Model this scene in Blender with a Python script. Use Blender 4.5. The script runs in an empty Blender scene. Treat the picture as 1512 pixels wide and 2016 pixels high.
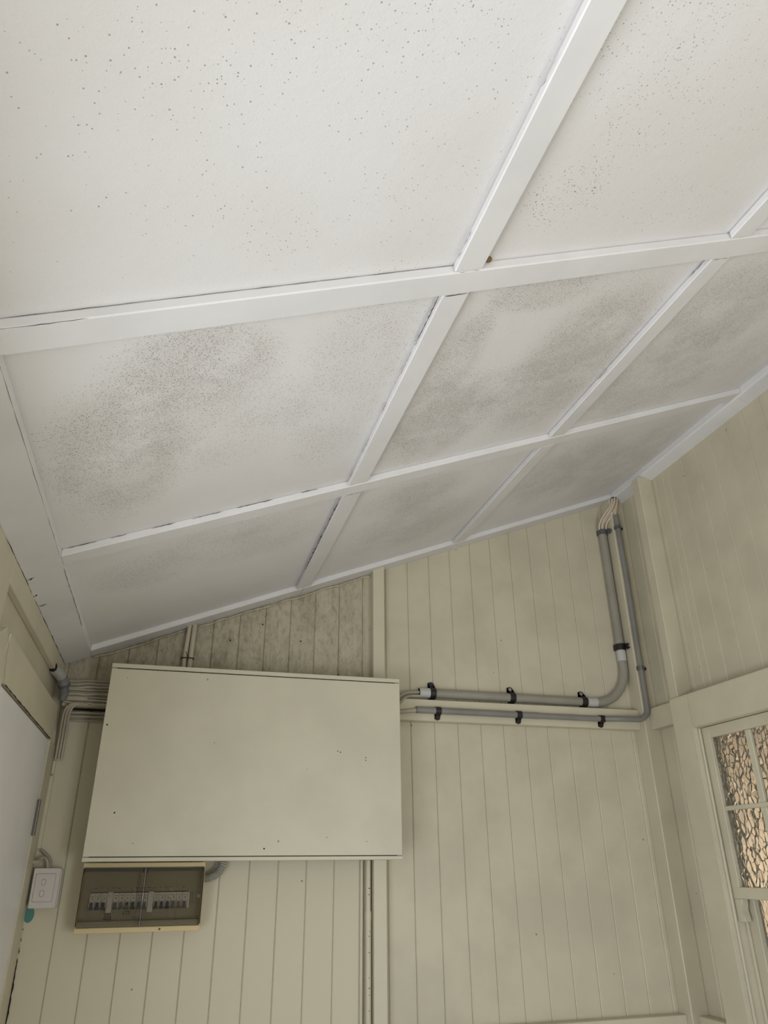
import bpy, bmesh, math, random
from mathutils import Vector, Matrix
random.seed(7)
SC = bpy.context.scene
COL = SC.collection
EYE = 1.6                      # camera height; all z values below are measured from the eye and get EYE added

# ------------------------------------------------------------------ camera, world, lights, exposure
def cam_matrix(p, y, r):
    cy, sy, cp, sp, cr, sr = math.cos(y), math.sin(y), math.cos(p), math.sin(p), math.cos(r), math.sin(r)
    fwd = Vector((sy*cp, cy*cp, sp)); r0 = Vector((cy, -sy, 0)); u0 = r0.cross(fwd)
    right = cr*r0 + sr*u0; up = -sr*r0 + cr*u0
    return Matrix((right, up, -fwd)).transposed().to_4x4()
cd = bpy.data.cameras.new('camera'); cam = bpy.data.objects.new('camera', cd); COL.objects.link(cam)
cam.matrix_world = Matrix.Translation((0, 0, EYE)) @ cam_matrix(0.45275, 0.27576, -0.00911)
cd.sensor_fit = 'VERTICAL'; cd.sensor_height = 36; cd.sensor_width = 27
cd.lens = 36*1429.1/2016; cd.clip_start = 0.02; cd.clip_end = 200
SC.camera = cam
SC.view_settings.view_transform = 'Standard'; SC.view_settings.look = 'None'
SC.view_settings.gamma = 1; SC.view_settings.use_curve_mapping = False
SC.view_settings.exposure = 0.0
w = bpy.data.worlds.new('sky'); SC.world = w; w.use_nodes = True
bgn = w.node_tree.nodes['Background']; bgn.inputs[0].default_value = (0.80, 0.90, 1.0, 1); bgn.inputs[1].default_value = 2.0

def area(name, loc, rot, sx, sy, power, col):
    l = bpy.data.lights.new(name, 'AREA'); l.shape = 'RECTANGLE'; l.size = sx; l.size_y = sy
    l.energy = power; l.color = col
    o = bpy.data.objects.new(name, l); COL.objects.link(o); o.location = loc; o.rotation_euler = rot
    return o
# daylight through the long opening under the eaves on the left, beside and behind the camera
area('daylight_opening', (-1.15, -0.05, 0.80), (0, math.radians(-110), 0), 1.3, 3.2, 77, (0.97, 1.0, 1.07))
# added fill lamp at the end wall behind the camera, balances the brightness
area('end_fill_light', (1.62, -1.48, 0.98), (math.radians(103), 0, math.radians(22)), 0.75, 1.3, 24, (0.97, 1.0, 1.07))
# added lamp brightening the room wall behind the hammered window glass
area('inner_room_light', (2.38, 3.35, 1.35), (0, math.radians(-90), 0), 0.9, 0.6, 10.5, (1.0, 0.95, 0.87))

# ------------------------------------------------------------------ materials
def srgb(r, g, b):
    f = lambda c: (c/255/12.92) if c/255 <= 0.04045 else ((c/255+0.055)/1.055)**2.4
    return (f(r), f(g), f(b), 1)
class NT:
    def __init__(s, name):
        s.m = bpy.data.materials.new(name); s.m.use_nodes = True; s.t = s.m.node_tree
        s.b = s.t.nodes['Principled BSDF']; s.out = s.t.nodes['Material Output']
    def n(s, typ, **kw):
        nd = s.t.nodes.new(typ)
        for k, v in kw.items():
            if k.startswith('i_'):
                k = k[2:]; nd.inputs[int(k) if k.isdigit() else k].default_value = v
            else: setattr(nd, k, v)
        return nd
    def l(s, a, b): s.t.links.new(a, b)
    def math(s, op, a, b=None, clamp=False):
        nd = s.n('ShaderNodeMath', operation=op, use_clamp=clamp)
        for i, v in enumerate((a, b)):
            if v is None: continue
            if isinstance(v, (int, float)): nd.inputs[i].default_value = v
            else: s.l(v, nd.inputs[i])
        return nd.outputs[0]
    def pos(s): return s.n('ShaderNodeNewGeometry').outputs['Position']
    def noise(s, vec, scale, detail=3, rough=0.55):
        nd = s.n('ShaderNodeTexNoise'); nd.inputs['Scale'].default_value = scale
        nd.inputs['Detail'].default_value = detail; nd.inputs['Roughness'].default_value = rough
        if vec is not None: s.l(vec, nd.inputs['Vector'])
        return nd.outputs['Fac']
    def rng(s, v, a, b, c=0.0, d=1.0, smooth=True):
        nd = s.n('ShaderNodeMapRange', interpolation_type='SMOOTHSTEP' if smooth else 'LINEAR')
        s.l(v, nd.inputs['Value'])
        for k, x in zip(('From Min', 'From Max', 'To Min', 'To Max'), (a, b, c, d)): nd.inputs[k].default_value = x
        return nd.outputs['Result']
    def mix(s, f, a, b):
        nd = s.n('ShaderNodeMix', data_type='RGBA')
        if isinstance(f, (int, float)): nd.inputs[0].default_value = f
        else: s.l(f, nd.inputs[0])
        for i, v in ((6, a), (7, b)):
            if isinstance(v, tuple): nd.inputs[i].default_value = v
            else: s.l(v, nd.inputs[i])
        return nd.outputs[2]
    def bump(s, h, strength, dist=0.001):
        nd = s.n('ShaderNodeBump'); nd.inputs['Strength'].default_value = strength; nd.inputs['Distance'].default_value = dist
        s.l(h, nd.inputs['Height']); s.l(nd.outputs[0], s.b.inputs['Normal'])

def paint(name, col, rough=0.5, var=0.05, bump=0.25, bscale=60, specks=0.0, stretch=None):
    t = NT(name); p = t.pos()
    if stretch:
        mp = t.n('ShaderNodeMapping'); mp.inputs['Scale'].default_value = stretch; t.l(p, mp.inputs['Vector']); ps = mp.outputs[0]
    else: ps = p
    a = t.noise(p, 5, 3); dark = tuple(c*(1-var*2.2) for c in col[:3])+(1,)
    c = t.mix(t.rng(a, 0.35, 0.7), col, dark)
    if specks:
        v = t.n('ShaderNodeTexVoronoi', feature='F1'); v.inputs['Scale'].default_value = 42; t.l(p, v.inputs['Vector'])
        sp = t.n('ShaderNodeSeparateColor'); t.l(v.outputs['Color'], sp.inputs[0])
        m = t.math('MULTIPLY', t.math('LESS_THAN', v.outputs['Distance'], 0.16), t.math('LESS_THAN', sp.outputs[0], specks))
        c = t.mix(t.math('MULTIPLY', m, 0.6), c, srgb(60, 52, 42))
    t.l(c, t.b.inputs['Base Color']); t.b.inputs['Roughness'].default_value = rough
    t.bump(t.noise(ps, bscale, 4), bump, 0.0008)
    return t.m
def plain(name, col, rough=0.5, metal=0.0):
    t = NT(name); t.b.inputs['Base Color'].default_value = col
    t.b.inputs['Roughness'].default_value = rough; t.b.inputs['Metallic'].default_value = metal
    return t.m

CREAM = (0.615, 0.565, 0.425, 1)
M = {}
M['cream'] = paint('cream_gloss_paint', CREAM, 0.42, 0.04, 0.3, 45)
M['board'] = paint('cream_board_paint', (0.60, 0.55, 0.415, 1), 0.45, 0.05, 0.35, 40, 0.006, (1, 1, 0.15))
M['cab'] = paint('cream_cabinet_paint', (0.60, 0.56, 0.435, 1), 0.38, 0.035, 0.12, 90, 0.004)
M['whitewood'] = paint('white_ceiling_batten_paint', (0.755, 0.74, 0.735, 1), 0.42, 0.03, 0.35, 50)
M['door'] = paint('white_door_paint', (0.80, 0.785, 0.77, 1), 0.35, 0.02, 0.12, 30)
M['dark'] = plain('dark_gap_and_shade', (0.012, 0.010, 0.008, 1), 0.9)
M['black'] = plain('black_plastic', (0.012, 0.008, 0.010, 1), 0.45)
M['cgrey'] = plain('dark_grey_plastic', (0.10, 0.10, 0.105, 1), 0.45)
M['grey1'] = paint('pale_grey_conduit', (0.32, 0.30, 0.25, 1), 0.35, 0.06, 0.05, 30)
M['grey2'] = paint('blue_grey_conduit', (0.245, 0.24, 0.22, 1), 0.35, 0.08, 0.05, 30)
M['couple'] = plain('light_grey_coupling', (0.50, 0.50, 0.475, 1), 0.4)
M['cable'] = paint('painted_cable', (0.50, 0.45, 0.345, 1), 0.5, 0.14, 0.1, 80)
M['beige'] = plain('bare_beige_cable', (0.62, 0.52, 0.40, 1), 0.5)
M['yellow'] = plain('yellowed_plastic', (0.62, 0.49, 0.26, 1), 0.4)
M['plate'] = plain('white_switch_plastic', (0.60, 0.56, 0.53, 1), 0.3)
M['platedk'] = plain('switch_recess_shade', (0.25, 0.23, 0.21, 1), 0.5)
M['metal'] = plain('dull_steel', (0.20, 0.19, 0.175, 1), 0.4, 0.7)
M['screw'] = plain('zinc_screw', (0.42, 0.40, 0.38, 1), 0.35, 0.8)
M['brown'] = plain('brown_knob', (0.10, 0.06, 0.045, 1), 0.5)
M['teal'] = plain('teal_old_paint', (0.08, 0.24, 0.20, 1), 0.6)
M['inner'] = plain('grey_inner_panel', (0.40, 0.375, 0.29, 1), 0.5)
M['breaker'] = plain('breaker_grey', (0.90, 0.90, 0.95, 1), 0.45)
M['toggle'] = plain('dark_blue_toggle', (0.006, 0.014, 0.05, 1), 0.4)
M['toggleg'] = plain('grey_toggle', (0.14, 0.14, 0.14, 1), 0.4)
M['ink'] = plain('black_ink', (0.01, 0.01, 0.012, 1), 0.6)
M['corr'] = plain('corrugated_grey', (0.36, 0.35, 0.31, 1), 0.4)
M['floor'] = paint('pale_floor_boards', (0.64, 0.61, 0.57, 1), 0.5, 0.1, 0.3, 20)
M['plaster'] = paint('peach_room_wall', (0.82, 0.66, 0.47, 1), 0.8, 0.03, 0.1, 20)
M['brownceil'] = paint('brown_room_ceiling', (0.16, 0.12, 0.085, 1), 0.7, 0.1, 0.1, 20)
M['curtain'] = paint('grey_curtain_cloth', (0.33, 0.33, 0.28, 1), 0.9, 0.05, 0.1, 20)
M['ground'] = plain('outside_ground', (0.30, 0.30, 0.24, 1), 0.9)

def smoked():
    t = NT('smoked_window_plastic'); t.t.nodes.remove(t.b)
    tr = t.n('ShaderNodeBsdfTransparent'); tr.inputs[0].default_value = (0.75, 0.725, 0.67, 1)
    gl = t.n('ShaderNodeBsdfGlossy'); gl.inputs['Roughness'].default_value = 0.12
    fr = t.n('ShaderNodeFresnel'); fr.inputs[0].default_value = 1.25
    mx = t.n('ShaderNodeMixShader'); t.l(fr.outputs[0], mx.inputs[0]); t.l(tr.outputs[0], mx.inputs[1]); t.l(gl.outputs[0], mx.inputs[2])
    t.l(mx.outputs[0], t.out.inputs[0]); return t.m
M['smoked'] = smoked()
def film():
    t = NT('clear_plastic_film'); t.t.nodes.remove(t.b)
    p = t.pos()
    tr = t.n('ShaderNodeBsdfTransparent'); tr.inputs[0].default_value = (0.985, 0.985, 0.985, 1)
    gl = t.n('ShaderNodeBsdfPrincipled'); gl.inputs['Roughness'].default_value = 0.25; gl.inputs['Base Color'].default_value = (0.8, 0.8, 0.82, 1)
    f = t.rng(t.noise(p, 60, 3), 0.56, 0.74, 0.015, 0.5)
    mx = t.n('ShaderNodeMixShader'); t.l(f, mx.inputs[0]); t.l(tr.outputs[0], mx.inputs[1]); t.l(gl.outputs[0], mx.inputs[2])
    t.l(mx.outputs[0], t.out.inputs[0]); return t.m
M['film'] = film()
def glass(name, scale, dist):
    t = NT(name); p = t.pos()
    mp = t.n('ShaderNodeMapping'); mp.inputs['Scale'].default_value = (1, 1, 0.7); t.l(p, mp.inputs['Vector'])
    wob = t.n('ShaderNodeTexNoise'); wob.inputs['Scale'].default_value = 12; t.l(mp.outputs[0], wob.inputs['Vector'])
    ad = t.n('ShaderNodeVectorMath', operation='MULTIPLY_ADD'); t.l(wob.outputs['Color'], ad.inputs[0]); ad.inputs[1].default_value = (0.03, 0.03, 0.03); t.l(mp.outputs[0], ad.inputs[2])
    v = t.n('ShaderNodeTexVoronoi', feature='F1'); v.inputs['Scale'].default_value = scale; t.l(ad.outputs[0], v.inputs['Vector'])
    t.b.inputs['Transmission Weight'].default_value = 1; t.b.inputs['IOR'].default_value = 1.45
    t.b.inputs['Roughness'].default_value = 0.04; t.b.inputs['Base Color'].default_value = (0.98, 0.98, 0.96, 1)
    t.bump(t.math('POWER', v.outputs['Distance'], 2.4), 1.0, dist)
    return t.m
M['hammered'] = glass('hammered_glass', 52, 0.0115)
M['rippled'] = glass('rippled_glass', 80, 0.0014)

def mouldy(name, blobs, base):
    """white paint with mould speckles: blobs = (x, y, rx, ry, fine, coarse)"""
    t = NT(name); p = t.pos(); sx = t.n('ShaderNodeSeparateXYZ'); t.l(p, sx.inputs[0])
    fine = coarse = None
    for (x, y, rx, ry, f, c) in blobs:
        u = t.math('DIVIDE', t.math('SUBTRACT', sx.outputs[0], x), rx); v = t.math('DIVIDE', t.math('SUBTRACT', sx.outputs[1], y), ry)
        d = t.math('SQRT', t.math('ADD', t.math('MULTIPLY', u, u), t.math('MULTIPLY', v, v)))
        m = t.rng(d, 1.15, 0.55)
        if f:
            q = t.math('MULTIPLY', m, f); fine = q if fine is None else t.math('ADD', fine, q)
        if c:
            q = t.math('MULTIPLY', m, c); coarse = q if coarse is None else t.math('ADD', coarse, q)
    br = t.rng(t.noise(p, 9, 6, 0.62), 0.34, 0.62, 0.45, 1.1)
    col = base
    big = t.rng(t.noise(p, 2.3, 2), 0.35, 0.7)
    col = t.mix(big, base, (base[0]*0.95, base[1]*0.935, base[2]*0.915, 1))
    def dots(scale, rad, dens, colour, amount, col):
        v = t.n('ShaderNodeTexVoronoi', feature='F1'); v.inputs['Scale'].default_value = scale; t.l(p, v.inputs['Vector'])
        sp = t.n('ShaderNodeSeparateColor'); t.l(v.outputs['Color'], sp.inputs[0])
        size = t.math('MULTIPLY', sp.outputs[1], rad)
        a = t.math('LESS_THAN', v.outputs['Distance'], t.math('ADD', size, rad*0.35))
        b = t.math('LESS_THAN', sp.outputs[0], dens)
        return t.mix(t.math('MULTIPLY', t.math('MULTIPLY', a, b), amount), col, colour)
    if fine is not None:
        fd = t.math('MULTIPLY', fine, br, True)
        col = t.mix(t.math('MULTIPLY', fd, 0.24), col, srgb(142, 130, 114))
        col = dots(330, 0.33, fd, srgb(104, 95, 82), 0.66, col)
        col = dots(520, 0.36, t.math('MULTIPLY', fd, 0.9), srgb(118, 106, 90), 0.55, col)
    if coarse is not None:
        cdn = t.math('MULTIPLY', coarse, br, True)
        col = dots(125, 0.20, t.math('MULTIPLY', t.math('SUBTRACT', cdn, 0.36, True), 0.8), srgb(104, 100, 88), 0.72, col)
        col = dots(210, 0.22, cdn, srgb(118, 114, 102), 0.66, col)
    col = dots(170, 0.15, 0.05, srgb(140, 134, 122), 0.5, col)
    t.l(col, t.b.inputs['Base Color']); t.b.inputs['Roughness'].default_value = 0.5
    h = t.math('ADD', t.noise(p, 230, 3), t.math('MULTIPLY', t.noise(p, 28, 3), 2.0))
    t.bump(h, 0.35, 0.0012)
    return t.m
BLOBS = [(-.04, 1.18, .17, .15, .75, 0), (-.19, 1.48, .15, .30, .75, 0), (.02, 1.40, .20, .22, .35, 0), (.30, 1.35, .14, .40, .32, 0),
         (.62, 1.62, .18, .24, .85, 0), (.70, 1.09, .17, .08, .6, 0), (.95, 1.45, .20, .38, .8, 0), (.56, 1.35, .07, .25, .7, 0), (.78, 1.50, .2, .12, .35, 0),
         (1.42, 1.30, .28, .26, .65, 0), (1.42, 1.65, .34, .26, .6, 0), (1.8, 1.4, .16, .4, .35, 0),
         (.72, 2.14, .2, .16, .6, 0), (.8, 2.45, .26, .25, .5, 0), (1.45, 2.3, .26, .30, .6, 0), (1.8, 2.4, .2, .4, .55, 0),
         (-.14, 2.2, .16, .16, .4, 0), (.18, 2.2, .22, .15, .3, 0), (.1, 2.06, .2, .08, .3, 0),
         (.585, .83, .10, .09, 0, .95), (.64, .72, .08, .10, 0, .45), (.87, .86, .14, .09, 0, .32), (.60, .55, .18, .13, 0, .45), (.80, .62, .2, .15, 0, .14),
         (.09, .88, .10, .06, 0, .22), (.24, .52, .10, .06, 0, .40), (.15, .66, .42, .28, 0, .16), (-.1, .5, .25, .15, 0, .15)]
M['panel'] = mouldy('mouldy_white_ceiling_paint', BLOBS, (0.755, 0.74, 0.735, 1))
def stained_board():
    t = NT('mould_stained_cream_paint'); p = t.pos(); s = t.n('ShaderNodeSeparateXYZ'); t.l(p, s.inputs[0])
    m1 = t.rng(s.outputs[2], EYE+0.50, EYE+0.72)
    m2 = t.rng(s.outputs[0], 0.79, 0.70)
    mp = t.n('ShaderNodeMapping'); mp.inputs['Scale'].default_value = (1, 1, 0.45); t.l(p, mp.inputs['Vector'])
    a = t.rng(t.noise(mp.outputs[0], 14, 7, 0.75), 0.36, 0.68); b = t.rng(t.noise(mp.outputs[0], 60, 6, 0.75), 0.42, 0.66)
    m3 = t.rng(s.outputs[0], 0.45, -0.1, 0.25, 0.5)
    k = t.math('MULTIPLY', t.math('MULTIPLY', m1, m2), t.math('ADD', m3, t.math('ADD', t.math('MULTIPLY', a, 0.35), t.math('MULTIPLY', b, 0.35))), True)
    v = t.n('ShaderNodeTexVoronoi', feature='F1'); v.inputs['Scale'].default_value = 24; t.l(p, v.inputs['Vector'])
    sp = t.n('ShaderNodeSeparateColor'); t.l(v.outputs['Color'], sp.inputs[0])
    d = t.math('MULTIPLY', t.math('LESS_THAN', v.outputs['Distance'], 0.10), t.math('LESS_THAN', sp.outputs[0], 0.05))
    c = t.mix(t.math('MULTIPLY', k, 0.75), (0.60, 0.55, 0.415, 1), srgb(104, 92, 72))
    c = t.mix(t.math('MULTIPLY', d, 0.8), c, srgb(50, 42, 32))
    t.l(c, t.b.inputs['Base Color']); t.b.inputs['Roughness'].default_value = 0.5
    t.bump(t.noise(p, 60, 4), 0.3, 0.001); return t.m
M['stained'] = stained_board()

# ------------------------------------------------------------------ helpers
ORG = {}
def obj(name, bm, mat, parent=None, smooth=False, stuff=False, center=False):
    me = bpy.data.meshes.new(name); bmesh.ops.recalc_face_normals(bm, faces=bm.faces[:])
    org = ORG.get(parent, Vector((0, 0, 0))) if parent else Vector((0, 0, 0))
    if center and not parent:
        lo = Vector([min(v.co[i] for v in bm.verts) for i in range(3)]); hi = Vector([max(v.co[i] for v in bm.verts) for i in range(3)])
        org = (lo+hi)/2
    if org.length: bmesh.ops.translate(bm, verts=bm.verts[:], vec=-org)
    bm.to_mesh(me); bm.free()
    if smooth:
        for p in me.polygons: p.use_smooth = True
        try: me.set_sharp_from_angle(angle=math.radians(50))
        except Exception: pass
    me.materials.append(mat)
    o = bpy.data.objects.new(name, me); COL.objects.link(o)
    if parent: o.parent = parent
    else: o.location = org
    ORG[o] = org
    if stuff: o['kind'] = 'stuff'
    return o
def tag(o, label, cat, group=None):
    o['label'] = label; o['category'] = cat
    if group: o['group'] = group
    return o
def struct(o): o['kind'] = 'structure'; return o
def thing(name, loc, label, cat, group=None):
    o = bpy.data.objects.new(name, None); COL.objects.link(o); o.location = loc; o.empty_display_size = 0.05
    ORG[o] = Vector(loc); return tag(o, label, cat, group)
def frame_empty(name):
    o = bpy.data.objects.new(name, None); COL.objects.link(o); ORG[o] = Vector((0, 0, 0)); o.empty_display_size = 0.05
    return struct(o)
def bevel(bm, w, seg=1, faces=None):
    if w: bmesh.ops.bevel(bm, geom=bm.edges[:], offset=w, segments=seg, affect='EDGES', clamp_overlap=True)
    return bm
def add_hex(bm, co):
    v = [bm.verts.new(c) for c in co]
    for f in ((0, 1, 2, 3), (7, 6, 5, 4), (0, 4, 5, 1), (1, 5, 6, 2), (2, 6, 7, 3), (3, 7, 4, 0)): bm.faces.new([v[i] for i in f])
    return v
def add_box(bm, x0, x1, y0, y1, z0, z1):
    z0 += EYE; z1 += EYE
    return add_hex(bm, [(x0, y0, z0), (x1, y0, z0), (x1, y1, z0), (x0, y1, z0), (x0, y0, z1), (x1, y0, z1), (x1, y1, z1), (x0, y1, z1)])
def box(x0, x1, y0, y1, z0, z1, bv=0.0015, seg=1):
    bm = bmesh.new(); add_box(bm, x0, x1, y0, y1, z0, z1); return bevel(bm, bv, seg)
S, C0 = 0.4017, 0.8509
def cz(x): return S*x + C0                    # underside plane of the battens (relative to the eye)
def slope_box(x0, x1, y0, y1, h0, h1, bv=0.002):
    """box that follows the slope of the roof, h measured straight up from the batten plane"""
    bm = bmesh.new(); e = EYE
    add_hex(bm, [(x0, y0, cz(x0)+h0+e), (x1, y0, cz(x1)+h0+e), (x1, y1, cz(x1)+h0+e), (x0, y1, cz(x0)+h0+e),
                 (x0, y0, cz(x0)+h1+e), (x1, y0, cz(x1)+h1+e), (x1, y1, cz(x1)+h1+e), (x0, y1, cz(x0)+h1+e)])
    return bevel(bm, bv)
def extrude(profile, axis, a, b, bv=0, topf=None):
    """profile: list of 2-D points; axis 'z': (x, y) from z=a to z=b or topf(x, y); 'y': (x, z); 'x': (y, z)"""
    bm = bmesh.new(); lo, hi = [], []
    for (u, v) in profile:
        if axis == 'z':
            lo.append(bm.verts.new((u, v, a+EYE))); hi.append(bm.verts.new((u, v, (topf(u, v) if topf else b)+EYE)))
        elif axis == 'y':
            lo.append(bm.verts.new((u, a, v+EYE))); hi.append(bm.verts.new((u, b, v+EYE)))
        else:
            lo.append(bm.verts.new((a, u, v+EYE))); hi.append(bm.verts.new((b, u, v+EYE)))
    n = len(profile)
    for i in range(n): bm.faces.new((lo[i], lo[(i+1) % n], hi[(i+1) % n], hi[i]))
    bm.faces.new(lo[::-1]); bm.faces.new(hi)
    return bevel(bm, bv)
def smooth_path(pts, n=8):
    P = [Vector(p) for p in pts]; out = []
    for i in range(len(P)-1):
        p0 = P[i-1] if i else P[0]*2-P[1]; p1, p2 = P[i], P[i+1]; p3 = P[i+2] if i+2 < len(P) else P[-1]*2-P[-2]
        for k in range(n):
            t = k/n
            out.append(0.5*((2*p1)+(p2-p0)*t+(2*p0-5*p1+4*p2-p3)*t*t+(3*p1-p0-3*p2+p3)*t**3))
    out.append(P[-1]); return out
def add_tube(bm, pts, r, seg=12, cap=True, rf=None, hollow=0):
    P = [Vector(p)+Vector((0, 0, EYE)) for p in pts]; rings = []
    up = None
    for i, p in enumerate(P):
        d = (P[min(i+1, len(P)-1)]-P[max(i-1, 0)]).normalized()
        if up is None: up = d.orthogonal().normalized()
        else: up = (up-d*up.dot(d)).normalized()
        s = d.cross(up); rr = rf(i) if rf else r
        rings.append([bm.verts.new(p+(up*math.cos(a)+s*math.sin(a))*rr) for a in [2*math.pi*k/seg for k in range(seg)]])
    for a, b in zip(rings, rings[1:]):
        for k in range(seg): bm.faces.new((a[k], a[(k+1) % seg], b[(k+1) % seg], b[k]))
    if cap: bm.faces.new(rings[0][::-1]); bm.faces.new(rings[-1])
    return bm
def tube(pts, r, seg=12, **k): return add_tube(bmesh.new(), pts, r, seg, **k)
def disc(c, normal, r, h, seg=14):
    n = Vector(normal).normalized(); c = Vector(c)
    return tube([c, c+n*h], r, seg)
def corrugated(pts, r, pitch, depth, seg=18):
    P = [Vector(p) for p in pts]; L = [0]
    for a, b in zip(P, P[1:]): L.append(L[-1]+(b-a).length)
    N = int(L[-1]/pitch*6); out = []; j = 0
    for i in range(N+1):
        s = L[-1]*i/N
        while j < len(L)-2 and L[j+1] < s: j += 1
        out.append(P[j].lerp(P[j+1], (s-L[j])/max(L[j+1]-L[j], 1e-9)))
    return tube(out, r, seg, rf=lambda i: r-depth*(0.5-0.5*math.cos(2*math.pi*i/6)))
def ribbon(bm, pts, n, width):
    """irregular thin dark crack lying on a surface with normal n"""
    n = Vector(n).normalized(); P = [Vector(p)+Vector((0, 0, EYE))+n*0.0006 for p in pts]; prev = None
    for i, p in enumerate(P):
        d = (P[min(i+1, len(P)-1)]-P[max(i-1, 0)]).normalized(); s = n.cross(d)
        wv = width*random.uniform(0.25, 1.0)*(0.15 if i in (0, len(P)-1) else 1)
        a, b = bm.verts.new(p-s*wv/2), bm.verts.new(p+s*wv/2)
        if prev: bm.faces.new((prev[0], prev[1], b, a))
        prev = (a, b)
def crack_path(a, b, n, jit):
    a, b = Vector(a), Vector(b)
    return [a.lerp(b, i/n)+Vector([random.uniform(-jit, jit) for _ in range(3)]) for i in range(n+1)]

# ------------------------------------------------------------------ ceiling
TH = 0.022                                     # batten thickness
ceiling = struct(obj('ceiling', slope_box(-0.62, 2.3, -1.6, 3.05, TH+0.012, TH+0.05, 0), M['whitewood']))
XB = [(0.420, 0.480), (1.118, 1.178)]          # battens running back
YA = [(-0.835, -0.770), (0.070, 0.135), (0.975, 1.040), (1.880, 1.942)]   # battens running up the slope
XL, XR = -0.331, 1.985
YBK = 2.815
cols = [(-0.44, 0.450), (0.450, 1.148), (1.148, 2.06)]
rows = [(-1.5, -0.80), (-0.80, 0.10), (0.10, 1.008), (1.008, 1.911), (1.911, 2.91)]
for (x0, x1) in cols:
    for (y0, y1) in rows:
        obj('panel', slope_box(x0+0.0015, x1-0.0015, y0+0.0015, y1-0.0015, TH, TH+0.01, 0), M['panel'], ceiling)
for (y0, y1) in YA: obj('batten', slope_box(XL, XR, y0, y1, 0.0, TH, 0.0025), M['whitewood'], ceiling)
ys = [-1.5]+[v for p in YA for v in p]+[YBK]
for (x0, x1) in XB:
    for a, b in zip(ys[::2], ys[1::2]):
        obj('batten', slope_box(x0, x1, a+0.0008, b-0.0008, 0.001, TH, 0.0025), M['whitewood'], ceiling)
# perimeter strips
obj('batten', slope_box(-0.422, XL, -1.5, 2.9, 0.001, TH, 0.002), M['whitewood'], ceiling)
for a, b in ((XL, .45), (.45, 1.148), (1.148, XR)):
    obj('batten', slope_box(a+0.0005, b-0.0005, YBK, 2.9, -0.001, TH, 0.002), M['whitewood'], ceiling)
ZR = 1.640
for a, b in ((-1.5, -0.30), (-0.30, 0.90), (0.90, 1.911), (1.911, YBK+0.04)):
    obj('batten', extrude([(XR, cz(XR)+TH), (XR, ZR+0.007), (1.991, ZR+0.002), (2.046, ZR-0.012), (2.046, cz(2.046)+TH)], 'y', a+0.0005, b-0.0005), M['whitewood'], ceiling)
# open paint cracks along the batten edges
bm = bmesh.new(); dn = Vector((S, 0, -1)).normalized()
def cp(x, y, h=0): return (x, y, cz(x)+h)
ribbon(bm, crack_path(cp(-0.421, 0.9), cp(-0.421, 2.89), 70, 0.0010), dn, 0.0045)
for y, L in ((1.99, .020), (2.21, .024), (2.12, .010)):
    ribbon(bm, crack_path(cp(-0.42, y), cp(-0.42+L, y-0.012), 5, 0.0015), dn, 0.005)
ribbon(bm, crack_path(cp(-0.331, 1.96), cp(-0.331, 2.5), 26, 0.0009), dn, 0.0016)
ribbon(bm, crack_path(cp(-0.331, 0.98), cp(-0.331, 1.88), 26, 0.0005), dn, 0.0010)
ribbon(bm, crack_path(cp(-0.328, 0.975), cp(-0.20, 0.975), 12, 0.0005), dn, 0.002)
ribbon(bm, crack_path(cp(0.424, 1.0405), cp(0.480, 1.0405), 9, 0.0004), dn, 0.003)
ribbon(bm, crack_path(cp(1.120, 1.0405), cp(1.170, 1.0405), 9, 0.0004), dn, 0.002)
ribbon(bm, crack_path(cp(0.424, 1.9425), cp(0.480, 1.9425), 9, 0.0004), dn, 0.003)
ribbon(bm, crack_path(cp(0.43, 0.974), cp(0.475, 0.974), 6, 0.0004), dn, 0.0012)
sn = (-1, 0, 0)
ribbon(bm, crack_path((0.4195, 1.05, cz(.42)+0.016), (0.4195, 1.22, cz(.42)+0.016), 16, 0.0010), sn, 0.004)
for a, b in ((1.24, 1.33), (1.45, 1.50), (1.62, 1.70), (1.8, 1.87)):
    ribbon(bm, crack_path((0.4195, a, cz(.42)+0.017), (0.4195, b, cz(.42)+0.017), 9, 0.0008), sn, 0.0018)
ribbon(bm, crack_path((0.4195, 1.97, cz(.42)+0.014), (0.4195, 2.62, cz(.42)+0.014), 44, 0.0012), sn, 0.006)
ribbon(bm, crack_path((0.4195, 0.55, cz(.42)+0.014), (0.4195, 0.60, cz(.42)+0.014), 6, 0.0008), sn, 0.0015)
ribbon(bm, crack_path((0.4195, 0.88, cz(.42)+0.014), (0.4195, 0.95, cz(.42)+0.014), 8, 0.0008), sn, 0.002)
ribbon(bm, crack_path((1.1175, 1.5, cz(1.118)+0.016), (1.1175, 1.56, cz(1.118)+0.016), 8, 0.0008), sn, 0.002)
ribbon(bm, crack_path((1.1175, 1.05, cz(1.118)+0.018), (1.1175, 1.12, cz(1.118)+0.018), 8, 0.0008), sn, 0.002)
ys_ = (0, -1, 0)
for a, b in ((-.32, -.25), (-.22, -.18), (-.12, -.06), (-.02, .06), (.1, .2), (.28, .33)):
    ribbon(bm, crack_path((a, 1.8795, cz(a)+0.018), (b, 1.8795, cz(b)+0.018), 10, 0.0006), ys_, 0.0022)
ribbon(bm, crack_path((-.33, .9745, cz(-.33)+0.020), (.42, .9745, cz(.42)+0.020), 40, 0.0003), ys_, 0.0010)
obj('paint_crack', bm, M['dark'], ceiling, stuff=True)
obj('resin_stain', disc(cp(0.492, 0.968, TH-0.002), (S, -0.4, -1), 0.006, 0.004, 10), plain('brown_resin', srgb(120, 96, 62), 0.5), ceiling)

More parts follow.
